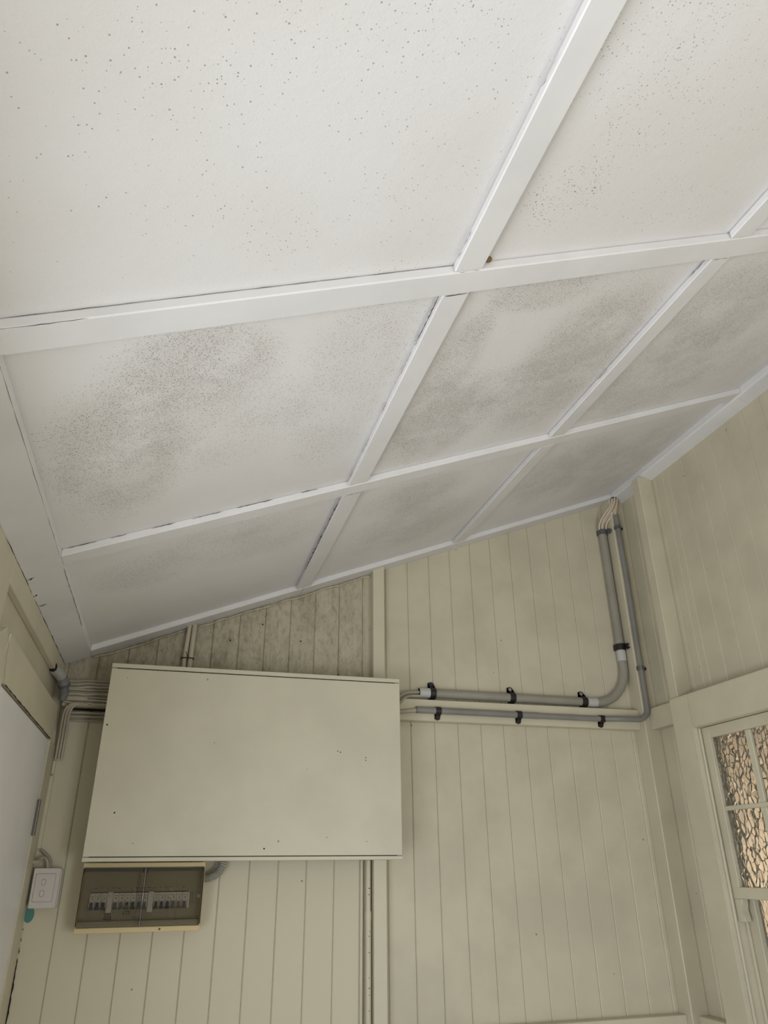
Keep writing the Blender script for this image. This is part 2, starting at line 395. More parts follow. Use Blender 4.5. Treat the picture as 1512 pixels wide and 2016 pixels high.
# ------------------------------------------------------------------ back wall: tongue and groove boards on exposed studs
YW = 2.9; BS = 0.1025; X0 = 0.004; ZB = -1.6
wall_back = struct(obj('wall_back', extrude([(-0.6, YW+0.014), (2.3, YW+0.014), (2.3, YW+0.08), (-0.6, YW+0.08)], 'z', ZB, 0, 0, lambda x, y: cz(x)+0.03), M['dark']))
def board_back(x0, x1, mat, z0=ZB, topf=None, ch=0.0030, gap=0.0006):
    x0 += gap/2; x1 -= gap/2
    prof = [(x0, YW+ch), (x0+ch, YW), (x1-ch, YW), (x1, YW+ch), (x1, YW+0.014), (x0, YW+0.014)]
    return obj('board', extrude(prof, 'z', z0, 0, 0, topf or (lambda x, y: cz(x)+0.02)), mat, wall_back)
for k in range(-5, 21):
    a, b = X0+BS*k, X0+BS*(k+1)
    board_back(max(a, -0.455), min(b, 2.06), M['stained'] if k < 8 else M['board'])
# exposed framing
obj('stud', extrude([(0.756, 2.853), (0.805, 2.853), (0.805, YW), (0.756, YW)], 'z', ZB, 0, 0.0015, lambda x, y: cz(x)+0.001), M['cream'], wall_back)
obj('stud', extrude([(1.970, 2.820), (2.045, 2.820), (2.045, YW), (1.970, YW)], 'z', ZB, 0, 0.003, lambda x, y: cz(x)+0.0), M['cream'], wall_back)
obj('rail', box(0.805, 1.970, 2.853, YW, 0.524, 0.609, 0.002), M['cream'], wall_back)
obj('rail', box(-0.400, 0.756, 2.855, YW, 0.524, 0.609, 0.002), M['cream'], wall_back)
obj('rail', box(0.805, 1.970, 2.853, YW, -0.60, -0.515, 0.002), M['cream'], wall_back)
obj('rail', box(-0.400, 0.756, 2.855, YW, -0.60, -0.515, 0.002), M['cream'], wall_back)
obj('rail_shade_strip', box(-0.392, -0.10, 2.890, 2.8995, 0.5165, 0.5235, 0), M['dark'], wall_back)  # dark strip standing in for the shade under the left rail
# narrow bead strips beside the middle stud
obj('bead', extrude([(0.8055, 2.888), (0.813, 2.888), (0.820, YW), (0.8055, YW)], 'z', 0.612, 0, 0.001, lambda x, y: cz(x)), M['cream'], wall_back)
obj('bead', extrude([(0.8055, 2.888), (0.813, 2.888), (0.820, YW), (0.8055, YW)], 'z', -0.513, 0.521, 0.001), M['cream'], wall_back)
# ragged caulk line below the ceiling strip, left bay
bm = bmesh.new()
pts = [(-0.33+1.08*i/40, YW-0.004, cz(-0.33+1.08*i/40)-0.010+random.uniform(-.0035, .0035)) for i in range(41)]
add_tube(bm, pts, 0.0045, 6, rf=lambda i: 0.0035+0.0022*random.random())
obj('caulk_bead', bm, M['stained'], wall_back, smooth=True)
bm = bmesh.new()
for (x, z) in ((.175, .815), (.30, .93-.04), (.46, .83), (-.13, .66), (.62, .70), (1.975, .72), (1.90, .66)):
    add_tube(bm, [(x, YW-0.0005, z), (x, YW-0.0025, z)], 0.003, 8)
obj('nail_head', bm, M['dark'], wall_back, stuff=True)

# ------------------------------------------------------------------ right wall: boards, studs, window
XW = 2.045
WY0, WY1, WZ0, WZ1 = 1.800, 2.485, -0.95, 0.471          # window opening
def wall_right_slab():
    bm = bmesh.new()
    for (y0, y1, z0, z1) in ((WY1+0.01, 6.5, ZB, 1.75), (-1.6, WY0-0.01, ZB, 1.75), (WY0-0.01, WY1+0.01, WZ1+0.02, 1.75), (WY0-0.01, WY1+0.01, ZB, WZ0-0.02)):
        add_box(bm, XW+0.014, XW+0.045, y0, y1, z0, z1)
    return bm
wall_right = struct(obj('wall_right', wall_right_slab(), M['cream']))
def board_right(y0, y1, z0, z1, ch=0.003, gap=0.0006):
    y0 += gap/2; y1 -= gap/2
    prof = [(XW+ch, y0), (XW, y0+ch), (XW, y1-ch), (XW+ch, y1), (XW+0.014, y1), (XW+0.014, y0)]
    obj('board', extrude(prof, 'z', z0, z1), M['board'], wall_right)
yb = 2.8395
k = 0
while yb > -1.5:
    ya = yb-0.0975
    if ya >= WY1 or yb <= WY0: board_right(ya, yb, ZB, 1.665)
    else:
        if yb > WY1+0.004: board_right(WY1+0.004, yb, ZB, 1.665); hi = WY1+0.004
        else: hi = yb
        if ya < WY0-0.004: board_right(ya, WY0-0.004, ZB, 1.665); lo = WY0-0.004
        else: lo = ya
        board_right(lo, hi, WZ1+0.02, 1.665); board_right(lo, hi, ZB, WZ0-0.02)
    yb = ya
obj('board', extrude([(XW, 2.8398), (XW, 2.9), (XW+0.014, 2.9), (XW+0.014, 2.8398)], 'z', ZB, 1.665), M['board'], wall_right)
def stud_right(y0, y1, z0=ZB, z1=ZR-0.002): obj('stud', box(1.970, XW, y0, y1, z0, z1, 0.0025), M['cream'], wall_right)
stud_right(2.570, 2.621)
stud_right(WY0-0.135, WY0-0.085); stud_right(0.75, 0.80); stud_right(-0.2, -0.15)
obj('nogging', box(1.998, XW, 2.622, 2.8195, 0.520, 0.609, 0.003), M['cream'], wall_right)
obj('nogging', box(1.998, XW, 2.622, 2.8195, -0.60, -0.515, 0.003), M['cream'], wall_right)
obj('nogging', box(1.998, XW, 0.801, WY0-0.136, -0.60, -0.515, 0.003), M['cream'], wall_right)

# window_1: architrave, jamb lining, two sashes
win = frame_empty('window_1')
AF = 1.950
obj('architrave', box(AF, 1.9695, WY1, WY1+0.120, -1.0, 0.604, 0.003, 2), M['cream'], win)
obj('architrave', box(AF, 1.9695, WY0-0.120, WY0, -1.0, 0.604, 0.003, 2), M['cream'], win)
obj('architrave', box(AF, 1.9695, WY0+0.0005, WY1-0.0005, WZ1+0.002, 0.604, 0.003, 2), M['cream'], win)
obj('jamb_lining', box(1.9697, 2.075, WY1+0.001, WY1+0.020, -1.0, WZ1+0.022, 0.001), M['cream'], win)
obj('jamb_lining', box(1.9697, 2.075, WY0-0.020, WY0-0.001, -1.0, WZ1+0.022, 0.001), M['cream'], win)
obj('head_lining', box(1.9697, 2.075, WY0, WY1, WZ1+0.002, WZ1+0.022, 0.001), M['cream'], win)
obj('sill', box(1.90, 2.14, WY0-0.13, WY1+0.13, -1.035, -1.0, 0.004), M['cream'], win)
obj('stop_bead', box(2.012, 2.021, WY1-0.010, WY1, -1.0, -0.12, 0.001), M['cream'], win)
obj('stop_bead', box(1.9697, 1.978, WY1-0.006, WY1+0.0005, -1.0, WZ1, 0.0015), M['cream'], win)
SY0, SY1 = WY0+0.002, WY1-0.002
def sash(name, x0, x1, z0, z1, stile, top, bot, mid, ncol, glassmat, horn):
    fr = obj(name, box(x0, x1, SY1-stile, SY1, z0, z1, 0.0015), M['cream'], win)
    obj('stile', box(x0, x1, SY0, SY0+stile, z0, z1, 0.0015), M['cream'], fr)
    obj('top_rail', box(x0, x1, SY0+stile, SY1-stile, z1-top, z1, 0.0015), M['cream'], fr)
    obj('bottom_rail', box(x0-0.001, x1, SY0+stile*0.4, SY1-stile*0.3, z0, z0+bot, 0.002), M['cream'], fr)
    ya, yb_, za, zb = SY0+stile, SY1-stile, z0+bot, z1-top
    mt = 0.026; zm = za+(zb-za)*mid
    pw = (yb_-ya-mt*(ncol-1))/ncol
    rowsz = [(za, zm-mt*0.3), (zm+mt*0.3, zb)] if mid else [(za, zb)]
    if mid: obj('muntin', box(x0+0.004, x1-0.004, ya, yb_, zm-mt*0.3, zm+mt*0.3, 0.002), M['cream'], fr)
    for i in range(ncol):
        a = ya+i*(pw+mt)
        if i:
            for (c, d) in rowsz: obj('muntin', box(x0+0.004, x1-0.004, a-mt, a, c, d, 0.002), M['cream'], fr)
        for (c, d) in rowsz:
            obj('pane', box((x0+x1)/2-0.0025+0.004, (x0+x1)/2+0.0025+0.004, a-0.003, a+pw+0.003, c-0.003, d+0.003, 0), glassmat, fr)
    return fr
sash('upper_sash', 1.984, 2.010, -0.117, WZ1, 0.038, 0.041, 0.037, 0.505, 3, M['hammered'], True)
sash('lower_sash', 2.023, 2.055, WZ0, -0.085, 0.050, 0.035, 0.08, 0, 1, M['rippled'], False)
obj('sash_horn', extrude([(SY1-0.038, -0.1175), (SY1-0.037, -0.133), (SY1-0.033, -0.142), (SY1-0.029, -0.150), (SY1-0.030, -0.158), (SY1-0.034, -0.168), (SY1-0.036, -0.176), (SY1-0.036, -0.188), (SY1-0.001, -0.188), (SY1-0.001, -0.1175)], 'x', 1.984, 2.010, 0.001), M['cream'], win)
# room behind the window
wall_inner = struct(obj('wall_inner_room', box(3.30, 3.35, 0.2, 6.5, ZB, 1.2, 0), M['plaster']))
struct(obj('wall_inner_far', box(2.095, 3.30, 6.45, 6.5, ZB, 1.2, 0), M['plaster']))
struct(obj('wall_inner_near', box(2.095, 3.30, 0.2, 0.25, ZB, 1.2, 0), M['plaster']))
struct(obj('ceiling_inner_room', box(2.095, 3.30, 0.25, 6.45, 0.66, 0.70, 0), M['brownceil']))
struct(obj('floor_inner_room', box(2.14, 3.3, 0.25, 6.45, ZB-0.05, ZB, 0), M['floor']))
bm = bmesh.new(); prev = None
for i in range(61):
    y = 2.765+0.36*i/60; x = 2.24+0.014*math.sin(i*0.9)
    a, b = bm.verts.new((x, y, EYE-1.35)), bm.verts.new((x, y, EYE+0.6))
    if prev: bm.faces.new((prev[0], a, b, prev[1]))
    prev = (a, b)
cur = obj('curtain', bm, M['curtain'], smooth=True, center=True); sm = cur.modifiers.new('t', 'SOLIDIFY'); sm.thickness = 0.002
tag(cur, 'grey curtain hanging inside the window, seen blurred at the left edge of the hammered glass', 'curtain')

# ------------------------------------------------------------------ left wall: eaves beam, door
XLW = -0.440
bm = bmesh.new()
add_box(bm, XLW-0.08, XLW, 1.50, 2.98, ZB, 0.70); add_box(bm, XLW-0.08, XLW, -1.6, 1.50, ZB, -0.95); add_box(bm, XLW-0.08, XLW, -1.6, 1.50, 0.42, 0.70)
wall_left = struct(obj('wall_left', bm, M['cream']))
obj('eaves_beam', box(-0.440, -0.4205, 1.826, YW, 0.618, cz(-0.42)+0.004, 0.002), M['cream'], wall_left)
obj('wall_post', box(-0.440, -0.4205, 1.62, 1.825, ZB, cz(-0.42)+0.004, 0.002), M['cream'], wall_left)
obj('lining_board', box(-0.440, -0.4215, -1.5, 1.619, 0.42, cz(-0.42)+0.004, 0.002), M['cream'], wall_left)
obj('lining_board', box(-0.440, -0.4215, -1.5, 1.619, ZB, -0.95, 0.002), M['cream'], wall_left)
for y in (-1.45, 0.05): obj('wall_post', box(-0.52, -0.4405, y, y+0.07, -0.95, 0.42, 0.002), M['cream'], wall_left)
door = frame_empty('door_1')
obj('architrave', extrude([(1.83, 0.393), (2.748, 0.393), (2.800, 0.470), (2.780, 0.506), (1.86, 0.506)], 'x', -0.4204, -0.400, 0.003), M['cream'], door)
obj('architrave', extrude([(1.74, ZB), (1.868, ZB), (1.868, 0.388), (1.812, 0.506), (1.74, 0.47)], 'x', -0.4204, -0.3985, 0.003), M['cream'], door)
obj('jamb', box(-0.440, -0.400, 2.748, 2.897, ZB, 0.391, 0.002), M['cream'], door)
obj('jamb', box(-0.440, -0.404, 1.869, 1.888, ZB, 0.391, 0.001), M['cream'], door)
leaf = obj('door_leaf', box(-0.438, -0.403, 1.890, 2.744, ZB+0.01, 0.387, 0.002), M['door'], door)
hg = obj('hinge', box(-0.4030, -0.3985, 2.728, 2.764, 0.096, 0.200, 0.0012), M['metal'], leaf)
bm = tube([(-0.398, 2.746, 0.094), (-0.398, 2.746, 0.202)], 0.0050, 10); obj('hinge_pin', bm, M['metal'], hg, smooth=True) if False else obj('hinge_pin', bm, M['metal'], leaf, smooth=True)
# dark gap between jamb and back wall, ragged
bm = bmesh.new()
ribbon(bm, crack_path((-0.3985, YW-0.003, -0.62), (-0.3985, YW-0.003, -0.255), 40, 0.0006), (0, -1, 0), 0.007)
for a, b in ((-.245, -.225), (-.21, -.20), (-.18, -.172)):
    ribbon(bm, crack_path((-0.398, YW-0.003, a), (-0.398, YW-0.003, b), 5, 0.0004), (0, -1, 0), 0.003)
obj('wall_gap', bm, M['dark'], wall_back, stuff=True)
bm = disc((-0.389, YW-0.0002, -0.135), (0, -1, 0), 0.016, 0.0006, 14)
for v in bm.verts: v.co.z = (v.co.z-(EYE-0.135))*1.5+EYE-0.135
obj('old_paint_patch', bm, M['teal'], wall_back)
bm = bmesh.new()
ribbon(bm, crack_path((-0.3998, 2.750, 0.397), (-0.3998, 2.83, 0.47), 6, 0.001), (1, 0, 0), 0.002)
ribbon(bm, crack_path((-0.3980, 1.880, 0.392), (-0.3980, 1.822, 0.50), 12, 0.001), (1, 0, 0), 0.003)
ribbon(bm, crack_path((-0.3990, 1.895, 0.391), (-0.3990, 2.74, 0.391), 40, 0.0007), (1, 0, 0), 0.006)
ribbon(bm, crack_path((-0.4195, 1.825, 0.618), (-0.4195, 1.825, 0.50), 12, 0.0005), (1, 0, 0), 0.0015)
obj('joint_gap', bm, M['dark'], wall_left, stuff=True)

# ------------------------------------------------------------------ floor, open end of the porch, ground outside
struct(obj('floor', box(-0.5, 2.15, -1.6, 3.0, ZB-0.05, ZB, 0), M['floor']))
bm = bmesh.new()
add_box(bm, -0.44, 2.045, -1.60, -1.52, ZB, -1.3); add_box(bm, -0.44, 2.045, -1.60, -1.52, 0.20, 1.72)
add_box(bm, -0.44, 1.15, -1.60, -1.52, -1.3, 0.20); add_box(bm, 2.0, 2.045, -1.60, -1.52, -1.3, 0.20)
struct(obj('wall_front', bm, M['cream']))
gm = bmesh.new(); bmesh.ops.create_grid(gm, x_segments=1, y_segments=1, size=30); bmesh.ops.translate(gm, verts=gm.verts[:], vec=(0, -10, -0.35))
struct(obj('ground', gm, M['ground']))

# ------------------------------------------------------------------ wall cabinet
cab = thing('wall_cabinet', (0.292, 2.9, EYE+0.017), 'large cream painted box cabinet fixed high on the boarded wall above the small switchboard', 'cabinet')
CX0, CX1, CZ0, CZ1, CY = -0.236, 0.820, 0.017, 0.650, 2.700
obj('side_panel', box(CX0, CX0+0.018, CY+0.004, 2.852, CZ0+0.0125, CZ1-0.0155, 0.001), M['cab'], cab)
obj('side_panel', box(CX1-0.018, CX1, CY+0.004, 2.852, CZ0+0.0125, CZ1-0.0155, 0.001), M['cab'], cab)
obj('top_board', box(CX0-0.001, CX1+0.001, CY-0.001, 2.852, CZ1-0.015, CZ1, 0.0015), M['cab'], cab)
obj('bottom_board', box(CX0-0.001, CX1+0.001, CY-0.001, 2.852, CZ0, CZ0+0.012, 0.0015), M['cab'], cab)
fp = obj('front_panel', box(CX0, CX1, CY, CY+0.016, CZ0+0.0145, CZ1-0.0185, 0.001), M['cab'], cab)
bm = bmesh.new(); add_box(bm, CX0+0.001, CX1-0.001, CY+0.006, CY+0.012, CZ0+0.011, CZ1-0.014)
obj('panel_gap', bm, M['dark'], cab)
bm = bmesh.new()
for (x, z, r) in ((-.159, .161, .0028), (.334, .053, .0028), (-.223, .438, .003), (.581, .374, .002), (.591, .371, .0022), (.686, .355, .002), (.686, .345, .002), (.14, .39, .0015), (.47, .31, .0013), (-.09, .07, .0014), (.69, .075, .0014), (-.18, .60, .0014)):
    add_tube(bm, [(x, CY+0.0005, z), (x, CY-0.0006, z)], r, 8)
obj('screw_hole', bm, M['dark'], fp, stuff=True)

# ------------------------------------------------------------------ switchboard (consumer unit)
sb = thing('switchboard', (-0.042, 2.9, EYE-0.188), 'yellowed plastic switchboard with two smoked windows and rows of breakers under the cabinet', 'switchboard')
BX0, BX1, BZ0, BZ1, BY = -0.237, 0.152, -0.188, 0.0145, 2.800
bm = bmesh.new()
add_box(bm, BX0, BX1, BY, 2.899, BZ0, -0.172); add_box(bm, BX0, BX1, BY, 2.899, 0.000, BZ1)
add_box(bm, BX0, BX0+0.006, BY, 2.899, -0.172, 0.0); add_box(bm, BX1-0.006, BX1, BY, 2.899, -0.172, 0.0)
bmesh.ops.bevel(bm, geom=bm.edges[:], offset=0.0015, segments=1, affect='EDGES')
base = obj('case', bm, M['yellow'], sb)
obj('inner_panel', box(BX0+0.006, BX1-0.006, 2.838, 2.843, -0.172, 0.0, 0), M['inner'], sb)
obj('lower_ledge', box(BX0+0.006, BX1-0.006, 2.815, 2.838, -0.172, -0.155, 0.001), M['inner'], sb)
obj('case_screw', disc((0.024, BY, -0.180), (0, -1, 0), 0.0035, 0.001, 12), M['brown'], base)
for (a, b) in ((-0.2345, -0.0425), (-0.0375, 0.1497)):
    lid = obj('cover_window', box(a, b, 2.789, 2.7935, -0.168, -0.003, 0.001), M['smoked'], sb)
    obj('window_rim', box(a, a+0.002, 2.7885, 2.800, -0.168, -0.003, 0.0003), M['ink'], lid)
    obj('window_rim', box(b-0.002, b, 2.7885, 2.800, -0.168, -0.003, 0.0003), M['ink'], lid)
    obj('window_rim', box(a, b, 2.7885, 2.800, -0.0045, -0.003, 0.0003), M['ink'], lid)
    obj('hinge_strip', box(a+0.002, b-0.002, 2.795, 2.799, -0.012, -0.005, 0.0003), M['toggleg'], lid)
    for xx in (a+0.004, b-0.004): obj('hinge_tab', box(xx-0.0025, xx+0.0025, 2.7875, 2.789, -0.016, -0.002, 0.0005), M['ink'], lid)
for x, nm in ((-0.2215, 'latch'), (0.1375, 'latch')):
    obj('latch', disc((x, 2.7888, -0.0865), (0, -1, 0), 0.0062, 0.002, 16), M['brown'], sb, smooth=True)
def breaker(x, blank=False, grey=False, half=False):
    wv = 0.0177
    b = obj('blank_module' if blank else 'breaker', box(x-wv/2, x+wv/2, 2.828 if not blank else 2.824, 2.838, (-0.124 if not blank else -0.132), (-0.075 if not blank else -0.072), 0.0007), M['breaker'], sb)
    if blank: return
    obj('toggle', box(x-0.0045, x+0.0045, 2.812, 2.828, -0.117, -0.102, 0.001), M['toggleg'] if grey else M['toggle'], b)
    obj('toggle_base', box(x-0.0075, x+0.0075, 2.820, 2.828, -0.1235, -0.1165, 0.0008), M['toggleg'] if grey else M['toggle'], b)
    obj('printed_mark', box(x-0.0008, x+0.0022, 2.8272, 2.8279, -0.092, -0.0885, 0), M['ink'], b)
    obj('printed_mark', box(x-0.006, x+0.006, 2.8272, 2.8279, -0.0835, -0.0825, 0), M['ink'], b)
xs = -0.197
for i in range(17):
    x = xs+0.01825*i
    if i in (3, 10): breaker(x, blank=True)
    else: breaker(x, grey=i in (4, 5, 8, 9, 14, 15, 16))
obj('end_module', box(0.1045, 0.1105, 2.830, 2.838, -0.122, -0.076, 0.0005), M['breaker'], sb)
obj('end_slot', box(0.114, 0.1205, 2.834, 2.838, -0.120, -0.076, 0.0005), M['inner'], sb)
obj('slot_shadow_line', box(-0.207, 0.104, 2.8368, 2.8378, -0.0745, -0.0725, 0), M['dark'], sb)
# paper strip with faint pencil marks above the breakers
st = obj('label_strip', box(-0.200, 0.110, 2.8372, 2.8379, -0.068, -0.052, 0), plain('label_paper', (0.42, 0.39, 0.31, 1), 0.8), sb)
bm = bmesh.new()
for i, wv in enumerate((.010, .008, .007, .010, .016, .004, .004, .012, .008, .013, .007, .004, .008, .010, .005, .009)):
    x = -0.19+0.0185*i
    add_box(bm, x-wv/2, x+wv/2, 2.8366, 2.8371, -0.0625+0.0008*(i % 2), -0.0600+0.0008*(i % 2))
obj('pencil_mark', bm, M['toggleg'], st, stuff=True)
def text(txt, x, z, size, y, parent, mat, name='lettering', bold=0.0):
    cu = bpy.data.curves.new(name, 'FONT'); cu.body = txt; cu.size = size; cu.align_x = 'CENTER'; cu.extrude = 0.0002; cu.offset = bold
    tmp = bpy.data.objects.new(name, cu); COL.objects.link(tmp)
    dg = bpy.context.evaluated_depsgraph_get(); me = bpy.data.meshes.new_from_object(tmp.evaluated_get(dg))
    bpy.data.objects.remove(tmp)
    bm = bmesh.new(); bm.from_mesh(me); bpy.data.meshes.remove(me)
    bmesh.ops.rotate(bm, verts=bm.verts[:], cent=(0, 0, 0), matrix=Matrix.Rotation(math.radians(90), 3, 'X'))
    bmesh.ops.translate(bm, verts=bm.verts[:], vec=(x, y, z+EYE))
    return obj(name, bm, mat, parent)
ip = sb
text('LTS', -0.0865, -0.1385, 0.0150, 2.8372, ip, M['ink'], bold=0.0004)
text('HWS', -0.1440, -0.1395, 0.0095, 2.8372, ip, M['ink'], bold=0.0002)
text('G12', -0.1440, -0.1520, 0.0150, 2.8372, ip, M['ink'], bold=0.0006)
# crumpled clear film over the breakers
bm = bmesh.new(); N, K = 40, 10; grid = []
for i in range(N+1):
    col = []
    for j in range(K+1):
        x = -0.205+0.31*i/N; z = -0.145+0.085*j/K+(0.01*math.sin(i*0.5) if j == 0 else 0)
        col.append(bm.verts.new((x, 2.806+random.uniform(-.003, .003), z+EYE)))
    grid.append(col)
for i in range(N):
    for j in range(K): bm.faces.new((grid[i][j], grid[i+1][j], grid[i+1][j+1], grid[i][j+1]))
obj('clear_film', bm, M['film'], sb)

# ------------------------------------------------------------------ light switch
sw = thing('light_switch', (-0.352, 2.9, EYE-0.117), 'white double light switch plate on a mounting block beside the door jamb', 'light switch')
obj('mounting_block', box(-0.393, -0.306, 2.868, 2.899, -0.114, -0.001, 0.003, 2), M['plate'], sw)
def rounded_plate(x0, x1, z0, z1, y0, y1, r, seg=4, bv=0.001):
    pr = []
    for cx, cz_, a0 in ((x1-r, z1-r, 0), (x0+r, z1-r, 90), (x0+r, z0+r, 180), (x1-r, z0+r, 270)):
        for k in range(seg+1):
            a = math.radians(a0+90*k/seg); pr.append((cx+r*math.cos(a), cz_+r*math.sin(a)))
    return extrude(pr, 'y', y0, y1, bv)
pl = obj('switch_plate', rounded_plate(-0.391, -0.310, -0.116, 0.000, 2.860, 2.868, 0.003, 3, 0.0015), M['plate'], sw)
obj('plate_groove', rounded_plate(-0.3830, -0.3220, -0.0980, -0.0155, 2.8592, 2.8605, 0.004, 3, 0), M['platedk'], pl)
obj('plate_insert', rounded_plate(-0.3820, -0.3230, -0.0970, -0.0165, 2.8586, 2.8606, 0.004, 3, 0.0003), M['plate'], pl)
for z in (-0.041, -0.074):
    obj('rocker_surround', rounded_plate(-0.3635, -0.3495, z-0.0095, z+0.0095, 2.8580, 2.8600, 0.0065, 5, 0), M['platedk'], pl)
    obj('rocker', rounded_plate(-0.3625, -0.3505, z-0.0083, z+0.0083, 2.8560, 2.8600, 0.0058, 5, 0.0008), M['plate'], pl)
def cable(name, pts, r, mat, label, cat='cable', group=None, seg=8, n=7):
    o = obj(name, tube(smooth_path(pts, n), r, seg), mat, smooth=True, center=True); return tag(o, label, cat, group)
cable('cable', [(-0.353, 2.872, -0.002), (-0.358, 2.866, 0.022), (-0.372, 2.868, 0.032), (-0.392, 2.874, 0.020)], 0.0052, M['cable'],
      'short painted cable looping from the top of the light switch to the door jamb')
cable('cable', [(-0.350, 2.884, -0.002), (-0.350, 2.885, 0.020), (-0.366, 2.889, 0.040), (-0.386, 2.892, 0.055)], 0.0052, M['cable'],
      'second painted cable behind the loop above the light switch')
cl = obj('cable_clip', box(-0.400, -0.380, 2.862, 2.870, 0.013, 0.024, 0.001), M['cable'], center=True); tag(cl, 'small painted strap holding the cable loop at the door jamb above the light switch', 'clip')

# ------------------------------------------------------------------ conduits on the right
def arc(c, r, a0, a1, n, y):
    return [(c[0]+r*math.cos(math.radians(a0+(a1-a0)*i/n)), y, c[1]+r*math.sin(math.radians(a0+(a1-a0)*i/n))) for i in range(n+1)]
RB = 0.0195; YB = YW-RB-0.001; XV = 1.945; ZH = 0.638; BR = 0.168
big = thing('large_conduit', (1.5, YB, EYE+ZH), 'thick pale grey conduit above the rail, sweeping up the corner beside the stud', 'conduit')
obj('pipe', tube([(0.966, YB, ZH+0.004), (1.790, YB, ZH)], RB-0.001, 20), M['grey1'], big, smooth=True)
obj('pipe', tube([(XV, YB, 0.805), (XV-0.002, YB, 1.490)], RB, 20), M['grey1'], big, smooth=True)
obj('bend', tube(arc((XV-BR, ZH+BR), BR, -90, 0, 22, YB), RB+0.0005, 20), M['grey1'], big, smooth=True)
obj('coupling', tube([(0.958, YB, ZH+0.004), (1.016, YB, ZH+0.0035)], RB+0.0008, 20), M['couple'], big, smooth=True)
obj('coupling', tube([(1.735, YB, ZH), (1.782, YB, ZH)], RB+0.0012, 20), M['couple'], big, smooth=True)
obj('coupling', tube([(XV, YB, 0.832), (XV, YB, 0.880)], RB+0.0012, 20), M['couple'], big, smooth=True)
obj('open_end', tube([(0.9575, YB, ZH+0.004), (0.9585, YB, ZH+0.004)], RB-0.002, 20), M['dark'], big)
RS = 0.0122; YS1, YS2 = 2.853-RS-0.001, 2.820-RS-0.001; ZS = 0.5605
small = thing('small_conduit', (1.5, YS1, EYE+ZS), 'thin blue grey conduit running along the rail and up the face of the corner stud', 'conduit')
pth = [(0.930, YS1, ZS+0.003), (1.3, YS1, ZS+0.001), (1.60, YS1, ZS), (1.75, YS1-0.004, ZS-0.001), (1.85, YS2+0.006, ZS-0.002)]
pth2 = [(p[0], YS2+0.001*(1-i/12), p[2]) for i, p in enumerate(arc((1.986-0.058, ZS-0.002+0.058), 0.058, -90, 0, 12, YS2))]
obj('pipe', tube(smooth_path(pth+pth2[:1], 6)+pth2[1:]+[(1.987, YS2, 0.9), (1.990, YS2, 1.2), (1.987, YS2, 1.548)], RS, 16), M['grey2'], small, smooth=True)
obj('coupling', tube([(0.932, YS1, ZS+0.003), (1.477, YS1, ZS+0.0005)], RS+0.0013, 16), M['grey2'], small, smooth=True)
obj('open_end', tube([(0.9312, YS1, ZS+0.003), (0.9325, YS1, ZS+0.003)], RS+0.0004, 16), M['dark'], small)
obj('reducer', tube([(1.987, YS2, 1.497), (1.987, YS2, 1.512)], RS+0.002, 16), M['grey2'], small, smooth=True)

def saddle(px, pz, pipe_y, r, wall_y, horizontal, side, wv, mat, screwmat, label, group, tab=0.024, ybase=None):
    """half saddle: strap over the pipe and a screwed tab on one side. side=+1/-1 away from pipe across its axis"""
    t = thing('pipe_saddle', (px, wall_y, EYE+pz), label, 'pipe clip', group)
    pts = []; N = 12; th = 0.0022; R = r+0.0006
    # in cross-section coordinates (u across the pipe, y depth)
    prof = [(-(R+th), wall_y-pipe_y)] + [((R+th)*math.cos(math.pi-math.pi*i/N), -(R+th)*math.sin(math.pi*i/N)) for i in range(N+1)] + [(R+th, wall_y-pipe_y-th), (R+th+tab, wall_y-pipe_y-th), (R+th+tab, wall_y-pipe_y)]
    inn = [(R, wall_y-pipe_y)] + [(R*math.cos(math.pi*i/N), -R*math.sin(math.pi*i/N)) for i in range(N+1)] + [(-R, wall_y-pipe_y)]
    bm = bmesh.new()
    def pt(u, dy, a):
        u *= side
        return (px+a, pipe_y+dy, pz+u+EYE) if horizontal else (px+u, pipe_y+dy, pz+a+EYE)
    outer = [p for p in prof]; allp = outer+inn
    lo = [bm.verts.new(pt(u, d, -wv/2)) for u, d in allp]; hi = [bm.verts.new(pt(u, d, wv/2)) for u, d in allp]
    n = len(allp)
    for i in range(n): bm.faces.new((lo[i], lo[(i+1) % n], hi[(i+1) % n], hi[i]))
    f1 = bm.faces.new(lo[::-1]); f2 = bm.faces.new(hi)
    bmesh.ops.triangulate(bm, faces=[f1, f2])
    obj('strap', bm, mat, t)
    us = (R+th+tab*0.62)*side
    c = (px, wall_y-th, pz+us) if horizontal else (px+us, wall_y-th, pz)
    if ybase:
        c = (px+R+0.0005, 2.843, pz-0.001); obj('lug', box(px+R*0.5, px+R+0.006, 2.843, 2.860, pz-wv*0.42, pz+wv*0.42, 0.001), mat, t); wv *= 0.75
    obj('tab_boss', disc(c, (0, -1, 0), wv*0.46, 0.006, 14), mat, t, smooth=True)
    c2 = (c[0], c[1]-0.006, c[2])
    obj('screw', disc(c2, (0, -1, 0), wv*0.30, 0.0012, 10), screwmat, t)
    return t
G1 = 'black saddles on the thick conduit'; G2 = 'black saddles on the thin conduit'
saddle(1.016, ZH+0.003, YB, RB+0.001, YW, True, 1, 0.024, M['black'], M['black'], 'black pipe saddle on the thick conduit nearest the cabinet', G1)
saddle(1.376, ZH+0.002, YB, RB, YW, True, 1, 0.024, M['black'], M['screw'], 'black pipe saddle halfway along the horizontal run of the thick conduit', G1)
saddle(1.718, ZH, YB, RB, YW, True, 1, 0.024, M['black'], M['screw'], 'black pipe saddle on the thick conduit just before its curved bend', G1)
saddle(XV, 0.897, YB, RB+0.001, YW, False, 1, 0.028, M['black'], M['screw'], 'black pipe saddle on the upright thick conduit just above the white coupling', G1, tab=0.002, ybase=2.880)
